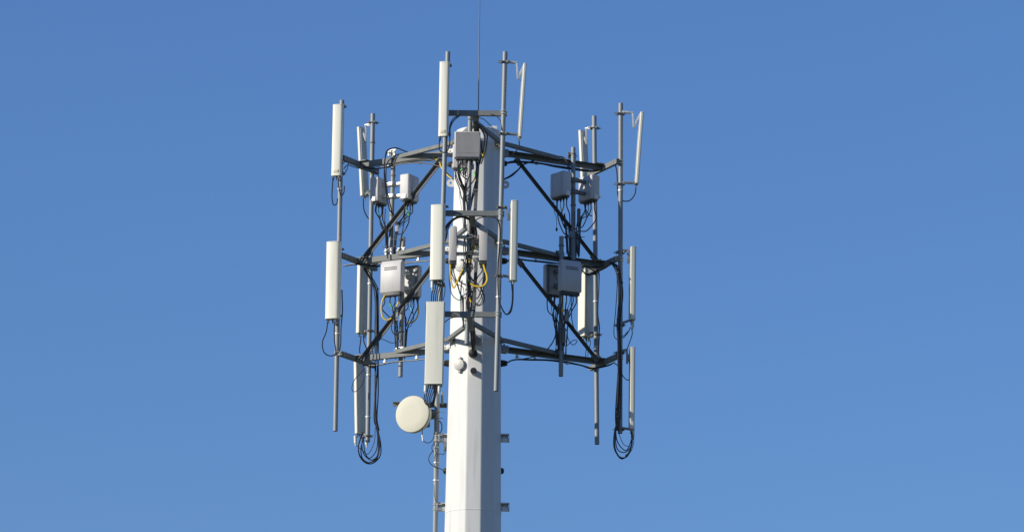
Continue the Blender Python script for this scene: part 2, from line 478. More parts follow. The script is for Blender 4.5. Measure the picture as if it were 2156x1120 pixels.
def brace(p, q, label, wd=0.05, turn=0):
    t = thing('diagonal_brace', label, 'brace', p, 'slanting braces between the frames')
    a, b = p, q
    ax = (b - a).normalized(); side = ax.cross(Vector((0, 1, 0))).normalized(); fw = side.cross(ax)
    if turn:
        # leaf angle picked by the sun direction to keep its wide face shaded
        best = None
        for tt in (-turn, turn):
            f2 = Matrix.Rotation(R(tt), 3, ax) @ fw
            if f2.y > 0: f2 = -f2
            if best is None or f2.dot(sdir) < best[0]: best = (f2.dot(sdir), tt)
        turn = best[1]
        q = Matrix.Rotation(R(turn), 3, ax); side, fw = q @ side, q @ fw
    g = G()
    # steel angle: two leaves
    g.box((a + b) / 2, ax, side, fw, (b - a).length, wd, 0.008, .001)
    g.box((a + b) / 2 + side * (wd / 2 - .004) - fw * (wd / 2 + .0045), ax, side, fw, (b - a).length, 0.008, wd, .001)
    obj('angle_bar', g, M['dksteel'], t)
    for e, s_ in ((a, 1), (b, -1)):
        g = G(); g.box(e + ax * s_ * 0.02, ax, side, fw, 0.12, 0.085, 0.012, .003)
        g.lathe([(.014, -.03), (.014, .03)], e + ax * s_ * .02, fw, 6)
        obj('end_plate', g, M['galvd'], t)
TL = 48
brace(W(925, 338, .30), W(760, 548, .95), 'upper left brace slanting down in front of the white radio box', .058, TL)
brace(W(912, 556, .30), W(757, 758, .95), 'lower left brace slanting down past the box with two slots', .058, TL)
brace(W(1089, 338, .30), W(1253, 546, .95), 'upper right brace slanting down under the shaded radio box')
brace(W(1094, 552, .30), W(1255, 756, .95), 'lower right brace slanting down behind the short dark pipe')
brace(W(1007, 330, -.70), W(1000, 450, -1.98), 'upper front brace standing before the mast above the middle crossbar')
brace(W(1003, 545, -.70), W(997, 662, -1.98), 'lower front brace standing before the mast above the lowest crossbar')

# pipe clamps where the short pipes meet the arms
def arm_clamp(key, py, Yoff, mt, w=.16, h=.10):
    p = PIPES[key]; c = p.z(W(1000, py, p.a.y).z)
    sg = -1 if key.endswith('L') else 1
    ex = az(-30) if sg < 0 else az(30); nn = az(-120) if sg < 0 else az(-60)
    q = c + nn * Yoff
    g = G()
    for s_ in (-1, 1):
        g.box(q + ex * s_ * .045, ex, nn, UP, .055, .010, h, .003)
        g.box(q + ex * s_ * .045 + nn * .02, ex, nn, UP, .055, .045, .008, .002)
        for dz in (-.28, .28):
            g.lathe([(.013, 0), (.013, .014)], q + ex * s_ * .05 + UP * dz * h + nn * .006, nn, 6)
    g.box(q + UP * h * .42, ex, nn, UP, .14, .012, .012, .002)
    obj('arm_clamp', g, M[mt], p.root)
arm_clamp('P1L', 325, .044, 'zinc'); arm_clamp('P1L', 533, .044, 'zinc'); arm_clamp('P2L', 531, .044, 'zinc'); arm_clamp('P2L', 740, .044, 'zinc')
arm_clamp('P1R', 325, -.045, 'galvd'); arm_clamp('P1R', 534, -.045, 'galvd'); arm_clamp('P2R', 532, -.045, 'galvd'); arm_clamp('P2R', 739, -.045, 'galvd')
# ------------------------------------------------------------------ cables
def cab(parent, pts, Y, r=0.009, m_='black', name='cable'):
    g = G(); g.tube(spline(P3(pts, Y)), r, 7)
    return obj(name, g, M[m_], parent)
def tape(parent, x, y, x2, y2, Y, m_='yellow', r=0.0125, name='tape_marker'):
    g = G(); g.tube([W(x, y, Y), W(x2, y2, Y)], r, 8); return obj(name, g, M[m_], parent)

# ------------------------------------------------------------------ panel antennas
def profile(w, t, kind):
    pts = []
    if kind == 'round':                       # bowed front face
        for k in range(13):
            a = math.pi * k / 12
            pts.append((-w / 2 * math.copysign(abs(math.cos(a)) ** 0.55, math.cos(a)), -t * 0.05 + t * 0.55 * math.sin(a) ** 0.6))
        pts = pts[::-1]
        pts = [(x, y) for x, y in pts]
        pts += [(-w / 2, -t * .42), (-w / 2 + .008, -t / 2), (w / 2 - .008, -t / 2), (w / 2, -t * .42)]
        return pts
    c = 0.012 if kind == 'flat' else min(0.035, t * .4)
    seg = 4
    for (sx, sy, a0) in ((1, 1, 0), (-1, 1, 90)):
        for k in range(seg + 1):
            a = R(a0 + 90 * k / seg)
            pts.append((sx * (w / 2 - c) + c * math.cos(a), (t / 2 - c) + c * math.sin(a)))
    pts += [(-w / 2, -t / 2 + .006), (-w / 2 + .006, -t / 2), (w / 2 - .006, -t / 2), (w / 2, -t / 2 + .006)]
    return pts
GA = 'panel antennas clamped to the pipes'
def antenna(label, top, bot, Y, a, w, t, kind='round', mt='radome', pipe_key=None, brackets=(), stick=False, conns=3, cables=(), filt=(), seam=False, blab=()):
    T, B = W(*top, Y), W(*bot, Y)
    A = (T - B).normalized()
    N = az(a); N = (N - A * N.dot(A)).normalized(); Sd = A.cross(N).normalized()
    rt = thing('panel_antenna', label, 'antenna', B, GA)
    pf = profile(w, t, kind)
    g = G(); g.prism(pf, B + A * 0.012, T - A * 0.012, Sd, N, 1.0)
    body = obj('radome', g, M[mt], rt)
    # narrow recessed seam strips along both flanks and a metal back tray
    g = G()
    g.box((T + B) / 2 - N * (t / 2 + .003), Sd, N, A, w * .72, 0.012, (T - B).length - .06, .003)
    obj('back_tray', g, M['back'], rt)
    if seam:
        g = G(); g.box((T + B) / 2 + Sd * .8 * (w / 2) + N * t * .412, Sd, N, A, .005, .006, (T - B).length - .03, 0)
        obj('side_seam', g, M['galvd'], body)
    for e, s_ in ((T, -1), (B, 1)):
        g = G(); g.prism([(x * 1.02, y * 1.03) for x, y in pf], e, e + A * s_ * 0.016, Sd, N, bev=0.003)
        obj('end_cap', g, M['radomeg'] if mt == 'radome' else M[mt], rt)
    if stick:
        g = G(); g.box(B + A * 0.07 + N * (t / 2 + .0035), Sd, N, A, w * .5, 0.004, 0.045, 0.001)
        obj('sticker', g, M['stick'], rt)
    for (f, h_, w_) in blab:
        g = G(); g.box(B + A * f - N * (t / 2 + .0098) - Sd * w * .12, Sd, N, A, w_, .002, h_, 0)
        obj('rating_label', g, M['label'], rt)
    cs = []
    for k in range(conns):
        x = (k - (conns - 1) / 2) * w * .62 / max(conns - 1, 1)
        p = B + Sd * x - N * t * .12
        g = G(); g.lathe([(.013, 0.002), (.013, -.02), (.010, -.022), (.010, -.05), (.007, -.06)], p, A, 10)
        obj('connector', g, M['dark'] if k % 2 else M['galv'], rt); cs.append(p - A * .055)
    for (x, y, x2, y2) in filt:              # small white remote tilt units hanging below
        g = G(); g.tube([W(x, y, Y), W(x2, y2, Y)], 0.022, 12)
        g.tube([W(x2, y2, Y), W(x2, y2 + 5, Y)], 0.010, 10)
        obj('tilt_motor', g, M['radomeg'], rt)
    if pipe_key:
        p = PIPES[pipe_key]
        for br in brackets:
            pts = P3(br['p'], None) if len(br['p'][0]) > 2 else None
            y0 = br['p'][0][1]
            Yp, Ya = p.a.y, Y - 0.0
            n_ = len(br['p'])
            q = [W(x, y, Yp + (Ya - Yp) * (i / (n_ - 1))) for i, (x, y) in enumerate(br['p'])]
            g = G()
            for i in range(n_ - 1):
                v = (q[i + 1] - q[i]).normalized()
                side = v.cross(Vector((0, 1, 0)))
                side = side.normalized() if side.length > .05 else UP
                pl = v.cross(side)
                wd = 0.016 if not br.get('plate') else 0.02
                for s_ in (-1, 1):
                    g.box((q[i] + q[i + 1]) / 2 + pl * s_ * 0.028, v, side, pl, (q[i + 1] - q[i]).length + .012, wd + .01, 0.006, .001)
                g.lathe([(.008, -.036), (.008, .036)], q[i + 1], pl, 8)
            arm_o = obj('mounting_bracket', g, M['zinc'] if br.get('bright') else M['galv'], rt)
            # pipe clamp: two jaws and two threaded rods
            c = p.z(W(1000, y0, Yp).z); cdir = (q[1] - q[0]); cdir.z = 0; cdir.normalize(); cs_ = Vector((-cdir.y, cdir.x, 0))
            g = G()
            for s_ in (-1, 1):
                g.box(c + cdir * s_ * 0.047, cdir, cs_, UP, 0.018, 0.115, 0.035, .004)
                g.tube([c + cs_ * s_ * .046 - cdir * .10, c + cs_ * s_ * .046 + cdir * .08], .0055, 6)
                g.lathe([(.011, -.012), (.011, 0)], c + cs_ * s_ * .046 - cdir * .056, cdir, 6)
            obj('pipe_clamp', g, M['galvd'], arm_o)
    for cb in cables:
        cab(rt, cb['p'], cb.get('Y', Y), cb.get('r', .009), cb.get('m', 'black'))
    return rt, cs

def V(p, **k): return dict(p=p, **k)
# --- front left pipe
antenna('topmost cream panel antenna on the front left pipe beside the top crossbar', (936, 131), (933, 288), YF - .13, -103, .140, .070, 'round', 'radome', 'FL',
        [V([(942, 138), (940, 139)]), V([(937, 283), (935, 283)])], True, 2,
        [V([(926, 290), (925, 300), (925, 312), (929, 320), (938, 321), (944, 314), (947, 300), (947, 285), (947, 268), (953, 252), (966, 243)]),
         V([(939, 290), (941, 305), (939, 318), (943, 322)]), V([(948, 288), (948, 270), (955, 255), (968, 244)], Y=YF)])
antenna('wide cream panel antenna at the mast left edge, second down the front left pipe', (922.5, 432), (920, 590), YF - .16, -103, .205, .10, 'round', 'radome', 'FL',
        [V([(935, 435), (925, 432)]), V([(925, 601), (921, 594)])], False, 5,
        [V([(913 + i * 5, 592), (912 + i * 4.6, 606), (909 + i * 4.4, 620), (908 + i * 4.2, 636)], r=.008) for i in range(5)] + [V([(935, 594), (937, 604), (936, 618), (933, 633)], r=.006)],
        [(910, 592, 910, 606)], seam=True)
antenna('flat boxy pale grey panel antenna lowest on the front left pipe above the dish', (917.5, 636), (913.5, 809), YF - .17, -98, .262, .085, 'flat', 'radomeg', 'FL',
        [V([(924, 640), (921, 637)]), V([(919, 812), (915, 808)])], False, 6,
        [V([(897 + i * 5.0, 813), (895 + i * 4.2, 826), (893 + i * 3.5, 842), (899 + i * 3, 852 + (i % 3) * 3), (909 + i * 1.2, 848 + (i % 2) * 4), (914 + i * 1.0, 830), (913 + i * 2.4, 813)], r=.0075) for i in range(5)]
        + [V([(898, 640), (897, 648), (897, 680), (897, 690)], r=.006)],
        [(896, 811, 895.5, 824), (925, 811, 924.5, 824)])
# --- front right pipe
antenna('edge-on white panel antenna tilted out from the top of the bare front right pipe', (1105, 136), (1094.5, 290), YF + .03, 6, .15, .047, 'box', 'radome', 'FR',
        [V([(1063, 130), (1088, 133), (1090, 166), (1103, 139)], bright=True), V([(1059, 281), (1092, 284)])], False, 1,
        [V([(1092, 292), (1093, 306), (1087, 318), (1080, 324)])])
antenna('edge-on cream panel antenna low on the front right pipe right beside the mast', (1083.5, 424), (1080.5, 592), YF + .03, 8, .15, .105, 'round', 'radome', 'FR',
        [V([(1054, 436), (1066, 437), (1070, 462), (1076, 440)]), V([(1049, 580), (1072, 582)])], False, 2,
        [V([(1077, 595), (1079, 620), (1077, 645), (1069, 661), (1061, 657), (1053, 640)]), V([(1080, 595), (1080, 630), (1076, 655), (1066, 662), (1057, 650)], Y=-2.08)])
# --- outer left
antenna('upper cream panel antenna on the outermost left pipe', (712, 221), (708.5, 371), YO - .13, -104, .155, .082, 'round', 'radome', 'LO',
        [V([(720, 227), (716, 226)]), V([(717, 368), (712, 366)])], True, 3,
        [V([(701, 374), (700, 392), (699, 415), (702, 431), (709, 429), (711, 418)]), V([(713, 374), (713, 392), (718, 412), (724, 405), (725, 392)]),
         V([(722, 370), (730, 358), (733, 345), (728, 340), (722, 345)], r=.007)])
antenna('fat rounded cream panel antenna lower down on the outermost left pipe', (703, 510), (700, 672), YO - .16, -106, .215, .13, 'round', 'radome', 'LO',
        [V([(716, 527), (708, 524)]), V([(712, 667), (705, 666)])], False, 3,
        [V([(690, 676), (687, 698), (679, 720), (682, 741), (696, 749), (712, 742), (717, 725), (718, 690), (721, 655), (720, 610)]), V([(704, 676), (704, 712), (707, 738), (706, 748)])])
# --- inner left
antenna('slanted narrow panel antenna with folding V bracket on the rear left pipe', (760.5, 269), (767.5, 414), YI + .12, 137, .155, .055, 'box', 'radome', 'LI',
        [V([(785, 261), (770, 265), (770, 297), (762, 272)], bright=True), V([(779, 405), (768, 411)])], False, 1,
        [V([(765, 417), (766, 440), (772, 455), (781, 466)])])
antenna('middle panel antenna on the rear left pipe seen from its shaded back', (764.5, 556), (761.5, 703), YI + .12, 137, .205, .075, 'box', 'radome', 'LI',
        [V([(778, 560), (768, 558)]), V([(776, 700), (766, 697)])], False, 2,
        [V([(760, 706), (759, 720), (757, 735), (758, 746)]), V([(765, 706), (767, 722), (776, 740), (784, 748), (784, 738), (779, 728)])], blab=((.16, .09, .06),))
antenna('leaning long panel antenna lowest on the rear left pipe with dark back', (756, 752), (758.5, 914), YI + .12, 139, .205, .06, 'box', 'radome', 'LI',
        [V([(776, 760), (762, 757)]), V([(774, 921), (766, 914)])], False, 4, [],
        [(748, 917, 748.5, 933), (771, 922, 772, 936)], blab=((.16, .10, .05), (.32, .05, .05), (.44, .03, .05)))
# --- inner right
antenna('narrow panel antenna with folding V bracket behind the upper right radio boxes', (1226.5, 276), (1233, 422), YI + .12, 137, .155, .055, 'box', 'radome', 'RI',
        [V([(1251, 267), (1234, 272), (1235, 304), (1225, 278)], bright=True), V([(1249, 412), (1235, 417)])], False, 1,
        [V([(1231, 425), (1233, 440), (1240, 452), (1247, 455)])])
antenna('deep panel antenna hanging under the right arm with bright sunlit flank', (1233.5, 557), (1232, 710), YI + .14, 137, .20, .155, 'box', 'radome', 'RI',
        [V([(1254, 560), (1240, 556)]), V([(1256, 702), (1243, 702)])], False, 3,
        [V([(1236, 714), (1235, 730), (1233, 745), (1233, 752)], r=.006), V([(1242, 714), (1243, 724), (1238, 740), (1238, 750)], r=.006, m='teal')])
# --- outer right
antenna('upper narrow white panel antenna tilted outward at the far right of the tower', (1351.5, 238), (1340.5, 388), YO + .03, 5, .155, .050, 'box', 'radome', 'RO',
        [V([(1307, 236), (1332, 238), (1334, 268), (1348, 241)], bright=True), V([(1307, 384), (1338, 386)])], False, 1,
        [V([(1339, 391), (1337, 408), (1328, 421), (1316, 424), (1304, 418), (1300, 405), (1300, 390), (1299, 365), (1296, 350), (1291, 345)])])
antenna('middle rounded panel antenna on the outermost right pipe, partly shaded by the mast', (1333, 521), (1331.5, 674), YO + .03, 8, .14, .085, 'round', 'radome', 'RO',
        [V([(1307, 528), (1322, 527), (1322, 552), (1328, 530)]), V([(1306, 681), (1327, 674)])], False, 2,
        [V([(1330, 690), (1331, 704), (1325, 722), (1320, 736)], r=.007), V([(1328, 688), (1322, 700), (1312, 712)], r=.007)], [(1332, 675, 1332.5, 688)])
antenna('lowest slim panel antenna on the outermost right pipe above the looped cables', (1332, 732), (1330.5, 904), YO + .03, 6, .14, .076, 'round', 'radome', 'RO',
        [V([(1306, 739), (1320, 736), (1320, 764), (1328, 740)]), V([(1306, 900), (1326, 903)])], False, 3, [], [(1333, 905, 1333, 920)])

# ------------------------------------------------------------------ radio boxes
GR = 'grey remote radio boxes on the short pipes'
def radio(label, px, py, Y, a, w, h, t, pk, fins=False, slots=False, openback=False, bev=0.02, ncab=4, loop=None, bright=True, tips=(), lean=0.0):
    C = W(px, py, Y); N = az(a); Sd = Vector((-N.y, N.x, 0)); A = UP
    rt = thing('radio_unit', label, 'radio box', C - UP * h / 2, GR)
    g = G()
    if fins:
        g.box(C, Sd, N, A, w, t * .78, h, bev * .7)
        n_ = 22
        for k in range(n_):
            x = (k - (n_ - 1) / 2) * (w * .93 / n_)
            g.box(C + Sd * x + N * (t * .39 + .003), Sd, N, A, .0055, .008, h * .94, 0)
    elif slots:
        # body with a tapering top cover
        pf = [(-h / 2, -t / 2), (h / 2 - .02, -t / 2), (h / 2, -t * .3), (h / 2, t * .18), (h / 2 - .06, t * .5), (-h / 2 + .015, t * .5), (-h / 2, t * .4)]
        g.prism([(x, y) for x, y in pf], C - Sd * (w / 2), C + Sd * (w / 2), A, N, 1.0, bev * .6)
    else:
        g.box(C, Sd, N, A, w, t, h, bev, 3)
    body = obj('housing', g, M['radio'], rt)
    if fins:
        g = G(); g.box(C - A * h * .32 + N * (t * .39 + .0078), Sd, N, A, w * .8, .003, .004, 0)
        obj('cover_seam', g, M['capg'], body)
    if not (fins or slots or openback):
        for s_ in (-1, 1):
            g = G(); g.box(C + N * s_ * (t / 2 + .0002) - Sd * w * .30, Sd, N, A, .004, .003, h * .93, 0)
            obj('cover_seam', g, M['capg'], body)
        for e_ in (-1, 1):
            g = G(); g.box(C - A * (h * .5 - .035) + Sd * e_ * (w / 2 + .006), Sd, N, A, .014, t * .5, .07, .003)
            obj('foot_bracket', g, M['zinc'], rt)
    if slots:
        for dz in (.27, .21):
            g = G(); g.box(C + A * h * dz + N * (t * .5 - .001), Sd, N, A, w * .62, .012, .016, .003)
            obj('slot', g, M['galvd'], body)
    if openback:
        g = G()
        for s_ in (-1, 1):
            g.box(C - N * (t / 2 + .01) + Sd * s_ * w * .42, Sd, N, A, w * .12, .03, h * .94, .003)
        g.box(C - N * (t / 2 + .01) + A * h * .45, Sd, N, A, w * .8, .03, h * .06, .003)
        obj('back_frame', g, M['galvd'], rt)
        for k in range(7):
            g = G(); g.box(C - N * (t / 2 + .012) + A * random.uniform(-.3, .35) * h + Sd * random.uniform(-.25, .2) * w, Sd, N, A, random.uniform(.03, .08), .02, random.uniform(.02, .05), .003); obj('back_fitting', g, M['zinc'], rt)
    kh = .055 if slots else .028
    g = G(); g.box(C - A * (h / 2 + kh / 2 - .004) - N * t * .02, Sd, N, A, w * .86, t * .72, kh, .003)
    obj('connector_plate', g, M['dark'], rt)
    p = PIPES[pk]
    pc = p.z(C.z); v = pc - C; v.z = 0
    d_al = v.dot(-N)
    for dz in (.24, -.24):
        q = C + A * dz * h
        e = q - N * t / 2
        tgt = p.z(q.z)
        g = G()
        vv = tgt - e; vv.z = 0; L = vv.length
        if L > .02:
            ax = vv.normalized(); sd = Vector((-ax.y, ax.x, 0))
            g.box(e + vv * .5, ax, sd, A, L, .07, .045, .004)
            g.box(tgt - ax * .0, ax, sd, A, .10, .13, .04, .006)
            for s_ in (-1, 1):
                g.tube([tgt + sd * s_ * .05 - ax * .09, tgt + sd * s_ * .05 + ax * .13], .006, 6)
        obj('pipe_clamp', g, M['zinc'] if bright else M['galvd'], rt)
    # jumper cables: out of the bottom, sag, then strapped to the pipe
    side_pref = 1 if (C.x - pc.x) >= 0 else -1
    for k in range(ncab):
        x = (k - (ncab - 1) / 2) * w * .7 / max(ncab - 1, 1)
        s = C - A * (h / 2 + .02) + Sd * x + N * random.uniform(-.2, .2) * t
        g = G(); g.lathe([(.014, 0), (.014, -.03), (.010, -.05)], s, A, 8); obj('connector', g, M['dark'], rt)
        s = s - A * .04
        down = random.uniform(.20, .42)
        off = Vector((side_pref * random.uniform(.045, .10), random.uniform(-.09, .05), 0))
        e = p.z(s.z - down - .12) + off
        mid = s - A * (down * .55) + (e - s) * .12
        bulge = Vector((random.uniform(-.06, .06), random.uniform(-.05, .05), 0))
        low = (s * .45 + e * .55); low.z = s.z - down - random.uniform(0, .09)
        pts = [s, s - A * .09, mid + bulge, low + bulge * .6, e, p.z(e.z - .25) + off * .8, p.z(e.z - .42) + off * .75]
        zmin = p.b.z + .05
        pts = [Vector((q.x, q.y, max(q.z, zmin - .3))) for q in pts]
        thin = k % 3 == 2
        g = G(); g.tube(spline(pts), .005 if thin else .0085, 7)
        jc = obj('jumper_cable', g, M['teal'] if (thin and k % 2) else M['black'], rt)
        if k in tips:
            sp = spline(pts); g = G(); g.tube(sp[7:12], .0125, 8); obj('tape_marker', g, M[('yellow', 'green', 'cyan')[k % 3]], jc)
    if loop:
        for lp in loop:
            cab(rt, lp['p'], lp.get('Y', Y), lp.get('r', .0115), lp.get('m', 'yellow'))
    return rt

radio('wide finely ribbed radio box facing forward under the top crossbar', 984, 306.5, -1.69, -90, .375, .392, .16, 'P1F', fins=True, ncab=5, tips=(1,))
radio('radio box half hidden below the ribbed box in front of the mast', 975, 331, -1.22, 90, .30, .36, .13, 'P1F', ncab=4, bev=.015, tips=(2,))
radio('narrow upright radio box left of the front pipe with a sharp yellow loop', 953.5, 517, -1.35, 180, .31, .52, .115, 'P2F', slots=True, bev=.03, ncab=3,
      loop=[V([(948, 557), (948, 575), (950, 592), (955, 606), (961, 597), (967, 582), (975, 567)], r=.0105, Y=-1.56), V([(947, 557), (946, 590), (951, 618), (964, 631), (978, 628), (986, 618)], r=.006, m='black')])
radio('narrow upright radio box right of the front pipe with a wide yellow loop', 1018, 517, -1.35, 0, .31, .52, .125, 'P2F', slots=True, bev=.03, ncab=3,
      loop=[V([(1018, 557), (1021, 568), (1025, 580), (1025, 592), (1017, 602), (1003, 603), (990, 597)], r=.0135, Y=-1.56), V([(1021, 558), (1020, 590), (1015, 620), (1004, 640), (994, 634)], r=.006, m='black')])
radio('white sunlit radio box crossed by the upper left brace', 862, 397, .62, -30, .315, .385, .158, 'P1L', ncab=5, bev=.022, tips=(1, 3))
radio('shaded radio box touching the rear left pipe, left one of the upper left pair', 798, 403, .90, 150, .30, .375, .15, 'P1L', ncab=5, bev=.022, tips=(0, 2))
radio('white radio box with two dark slots on the lower left short pipe', 826.5, 583, .50, -118, .345, .485, .13, 'P2L', slots=True, ncab=4, tips=(1, 3),
      loop=[V([(810, 622), (804, 636), (803, 655), (806, 668), (815, 674), (824, 670)]), V([(833, 622), (830, 660), (824, 690), (832, 705), (842, 700)], r=.007, m='black')])
radio('dark-backed radio box behind the slotted box on the lower left short pipe', 866, 594, .86, 60, .31, .48, .11, 'P2L', openback=True, ncab=5, bright=True, tips=(2,),
      loop=[V([(877, 628), (880, 642), (881, 658), (876, 672), (867, 679), (857, 677)]), V([(870, 630), (866, 648), (860, 652)], r=.004, m='black')])
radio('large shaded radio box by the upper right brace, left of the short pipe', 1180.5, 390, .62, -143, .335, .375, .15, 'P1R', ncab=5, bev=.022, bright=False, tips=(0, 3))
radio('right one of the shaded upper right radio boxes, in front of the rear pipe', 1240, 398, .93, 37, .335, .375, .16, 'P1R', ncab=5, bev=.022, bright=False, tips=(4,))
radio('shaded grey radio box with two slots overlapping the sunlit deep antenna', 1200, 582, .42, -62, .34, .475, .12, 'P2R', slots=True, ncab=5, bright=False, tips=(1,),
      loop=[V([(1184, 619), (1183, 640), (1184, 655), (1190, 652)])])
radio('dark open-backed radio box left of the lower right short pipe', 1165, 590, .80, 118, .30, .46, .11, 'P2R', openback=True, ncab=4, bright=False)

# small surge and junction boxes strapped to the short pipes
def jbox(label, px, py, Y, wpx, hpx, m_='zinc', ribs=0):
    C = W(px, py, Y); t = thing('junction_box', label, 'junction box', C - UP * hpx * S / 2, 'small boxes on the pipes')
    w, h = wpx * S, hpx * S
    g = G(); g.box(C, Vector((1, 0, 0)), Vector((0, 1, 0)), UP, w, .06, h, .006)
    for k in range(ribs): g.box(C + UP * ((k + .5) / ribs - .5) * h * .94 + Vector((.0, -.01, 0)), Vector((1, 0, 0)), Vector((0, 1, 0)), UP, w * 1.25, .06, .008, 0)
    obj('housing', g, M[m_], t)
    g = G()
    for dz in (-.38, .38): g.box(C + UP * dz * h + Vector((0, .035, 0)), Vector((1, 0, 0)), Vector((0, 1, 0)), UP, w * .6, .05, .02, .003)
    obj('strap', g, M['galvd'], t)
    g = G()
    for s_ in (-.25, .25): g.lathe([(.009, 0), (.009, -.035)], C - UP * h / 2 + Vector((w * s_, 0, 0)), UP, 8)
    obj('cable_gland', g, M['grom'], t)
jbox('small white box on the upper left short pipe below the radio boxes', 836, 478, .72, 7, 22)
jbox('upright white box among the cables under the slotted left radio box', 834, 662, .62, 9, 28)
jbox('thin ribbed grey box on the upper right short pipe', 1218.5, 456, .66, 6, 34, 'galvd', 10)
jbox('small grey box under the slotted right radio box', 1193, 664, .48, 8, 26, 'galv')
jbox('ribbed dark strip box low on the lower right short pipe', 1187, 706, .52, 6, 34, 'galvd', 12)
jbox('small white box in front of the mast below the ribbed radio box', 978, 361, -.9, 9, 9)

# ------------------------------------------------------------------ cable runs
def bundle(label, pts, Y, n, r=.009, spread=.02, group=None, ends=None, seed=1, m_=None):
    rnd = random.Random(seed)
    base = P3(pts, Y)
    t = thing('cable_run', label, 'cables', base[0], 'black cable runs')
    for k in range(n):
        o = Vector((rnd.uniform(-1, 1), rnd.uniform(-1, 1), rnd.uniform(-.6, .6))) * spread
        q = [p + o * (0.35 if i in (0, len(base) - 1) else 1) + Vector((rnd.uniform(-1, 1), rnd.uniform(-1, 1), rnd.uniform(-1, 1))) * spread * .35 for i, p in enumerate(base)]
        g = G(); g.tube(spline(q), r * rnd.choice((1, 1, .8)), 7)
        obj('cable', g, M[(m_ or {}).get(k, 'black')], t)
    return t
def ties(t, pts, Y, r=.024, h=.03):
    for x, y in pts:
        c = W(x, y, Y); g = G(); g.lathe([(r * .6, -h / 2), (r, -h / 2 + .004), (r, h / 2 - .004), (r * .6, h / 2)], c, UP, 12)
        obj('cable_tie', g, M['grom'], t)
# left arm, top level
YA = lambda x: abs(x - 1006) * .577 * S - .05
def arm(pts, off=0): return [(x, y, YA(x) + off) for x, y in pts]
bundle('cables slung under the topmost left arm from the mast to the left pipes', arm([(944, 346), (925, 340), (890, 336), (850, 341), (812, 350), (785, 354), (765, 352)]), 0, 3, .008, .018, seed=2)
bundle('black cables arching over the upper left short pipe', [(938, 345, .25), (915, 330, .4), (885, 327, .6), (857, 320, .66), (836, 312, .66), (818, 318, .66), (812, 340, .66), (812, 370, .66), (816, 410, .66), (821, 440, .66), (829, 452, .70)], 0, 2, .009, .02, seed=3)
bundle('second pair of cables curling down beside the white sunlit radio box', [(940, 347, .25), (905, 332, .45), (870, 324, .62), (845, 324, .66), (826, 333, .66), (815, 348, .66), (814, 390, .66), (821, 425, .66), (826, 450, .7)], 0, 2, .0085, .014, seed=4)
bundle('cables dropping from the topmost left arm toward the mast lug', [(908, 330, .4), (925, 340, .3), (932, 355, .2), (945, 370, .05), (953, 376, -.05)], 0, 2, .009, .012, seed=5, m_={1: 'yellow'})
# left arm, middle level
bundle('cables slung under the middle left arm', arm([(943, 550), (925, 545), (885, 550), (850, 553), (810, 552), (780, 557), (745, 556), (722, 560)]), 0, 4, .009, .018, seed=6)
bundle('thick cables bending from the middle left arm down the rear left pipe', [(800, 560, 1.1), (770, 560, 1.25), (778, 580, 1.36), (791, 606, 1.38), (794, 640, 1.38), (794, 700, 1.38), (794, 760, 1.38), (792, 830, 1.38), (791, 880, 1.38), (796, 905, 1.38)], 0, 5, .0095, .026, seed=7)
t = bundle('looped black cable tails hanging below the leaning long antenna', [(794, 885, 1.38), (799, 915, 1.38), (802, 940, 1.38), (795, 965, 1.38), (778, 973, 1.38), (763, 962, 1.38), (758, 940, 1.38), (762, 918, 1.42)], 0, 3, .008, .03, seed=8)
cab(t, [(790, 888), (795, 920), (792, 948), (778, 964), (768, 950), (765, 920)], 1.38, .0075)
cab(t, [(793, 890), (799, 925), (797, 955), (783, 968), (768, 958), (762, 940), (764, 920)], 1.36, .0085)
cab(t, [(791, 890), (801, 930), (800, 960), (781, 976), (764, 966), (760, 945), (765, 922)], 1.40, .0085)
cab(t, [(790, 900), (788, 930), (775, 955), (760, 945), (749, 936)], 1.38, .005)
ties(t, [(794, 608), (793, 792), (793, 897)], 1.38)
bundle('single cable looping beside the top of the leaning long antenna', [(768, 775, 1.3), (769, 790, 1.3), (762, 810, 1.3), (748, 824, 1.3), (741, 818, 1.3), (746, 800, 1.3), (760, 784, 1.3), (767, 776, 1.3)], 0, 1, .007, .004, seed=9)
bundle('cables slung under the lowest left arm', arm([(943, 760), (905, 756), (870, 760), (830, 763), (795, 769), (765, 770)]), 0, 3, .0085, .014, seed=10)
bundle('cable swinging from the lower left short pipe to the rear left pipe', [(797, 712, 1.2), (810, 716, 1.0), (825, 722, .8), (838, 717, .7), (840, 700, .68)], 0, 1, .007, .004, seed=11)
# front
bundle('cable bundle packed behind the top crossbar above the ribbed radio box', [(1003, 240, -1.75), (1001, 258, -1.7), (1003, 275, -1.6), (1006, 300, -1.4), (1010, 330, -1.1), (1008, 345, -.9)], 0, 7, .012, .04, seed=12)
t = bundle('two black cables curving past the right side of the ribbed radio box', [(1003, 262, -1.5), (1015, 272, -1.4), (1023, 285, -1.3), (1023, 300, -1.25), (1018, 320, -1.2), (1012, 345, -1.15)], 0, 2, .011, .03, seed=13)
tape(t, 1019.5, 318, 1015, 334, -1.25, 'yellow', .014)
bundle('cable drooping from the top crossbar to the bare front right pipe', [(1030, 241, YF + .05), (1042, 243, YF + .02), (1052, 252, YF), (1056, 262, YF - .02), (1056, 275, YF - .04)], 0, 1, .008, .003, seed=14)
bundle('cable running from behind the top crossbar to the small box on the mast top', [(1008, 248, -1.2), (1018, 252, -.9), (1028, 261, -.5), (1038, 270, -.15)], 0, 1, .007, .003, seed=15)
t = bundle('black cables hanging from the ribbed radio box down to the middle crossbar', [(971, 342, -1.41), (962, 360, -1.41), (966, 380, -1.41), (974, 400, -1.41), (979, 415, -1.41), (984, 435, -1.41), (985, 455, -1.41)], 0, 4, .0085, .028, seed=16)
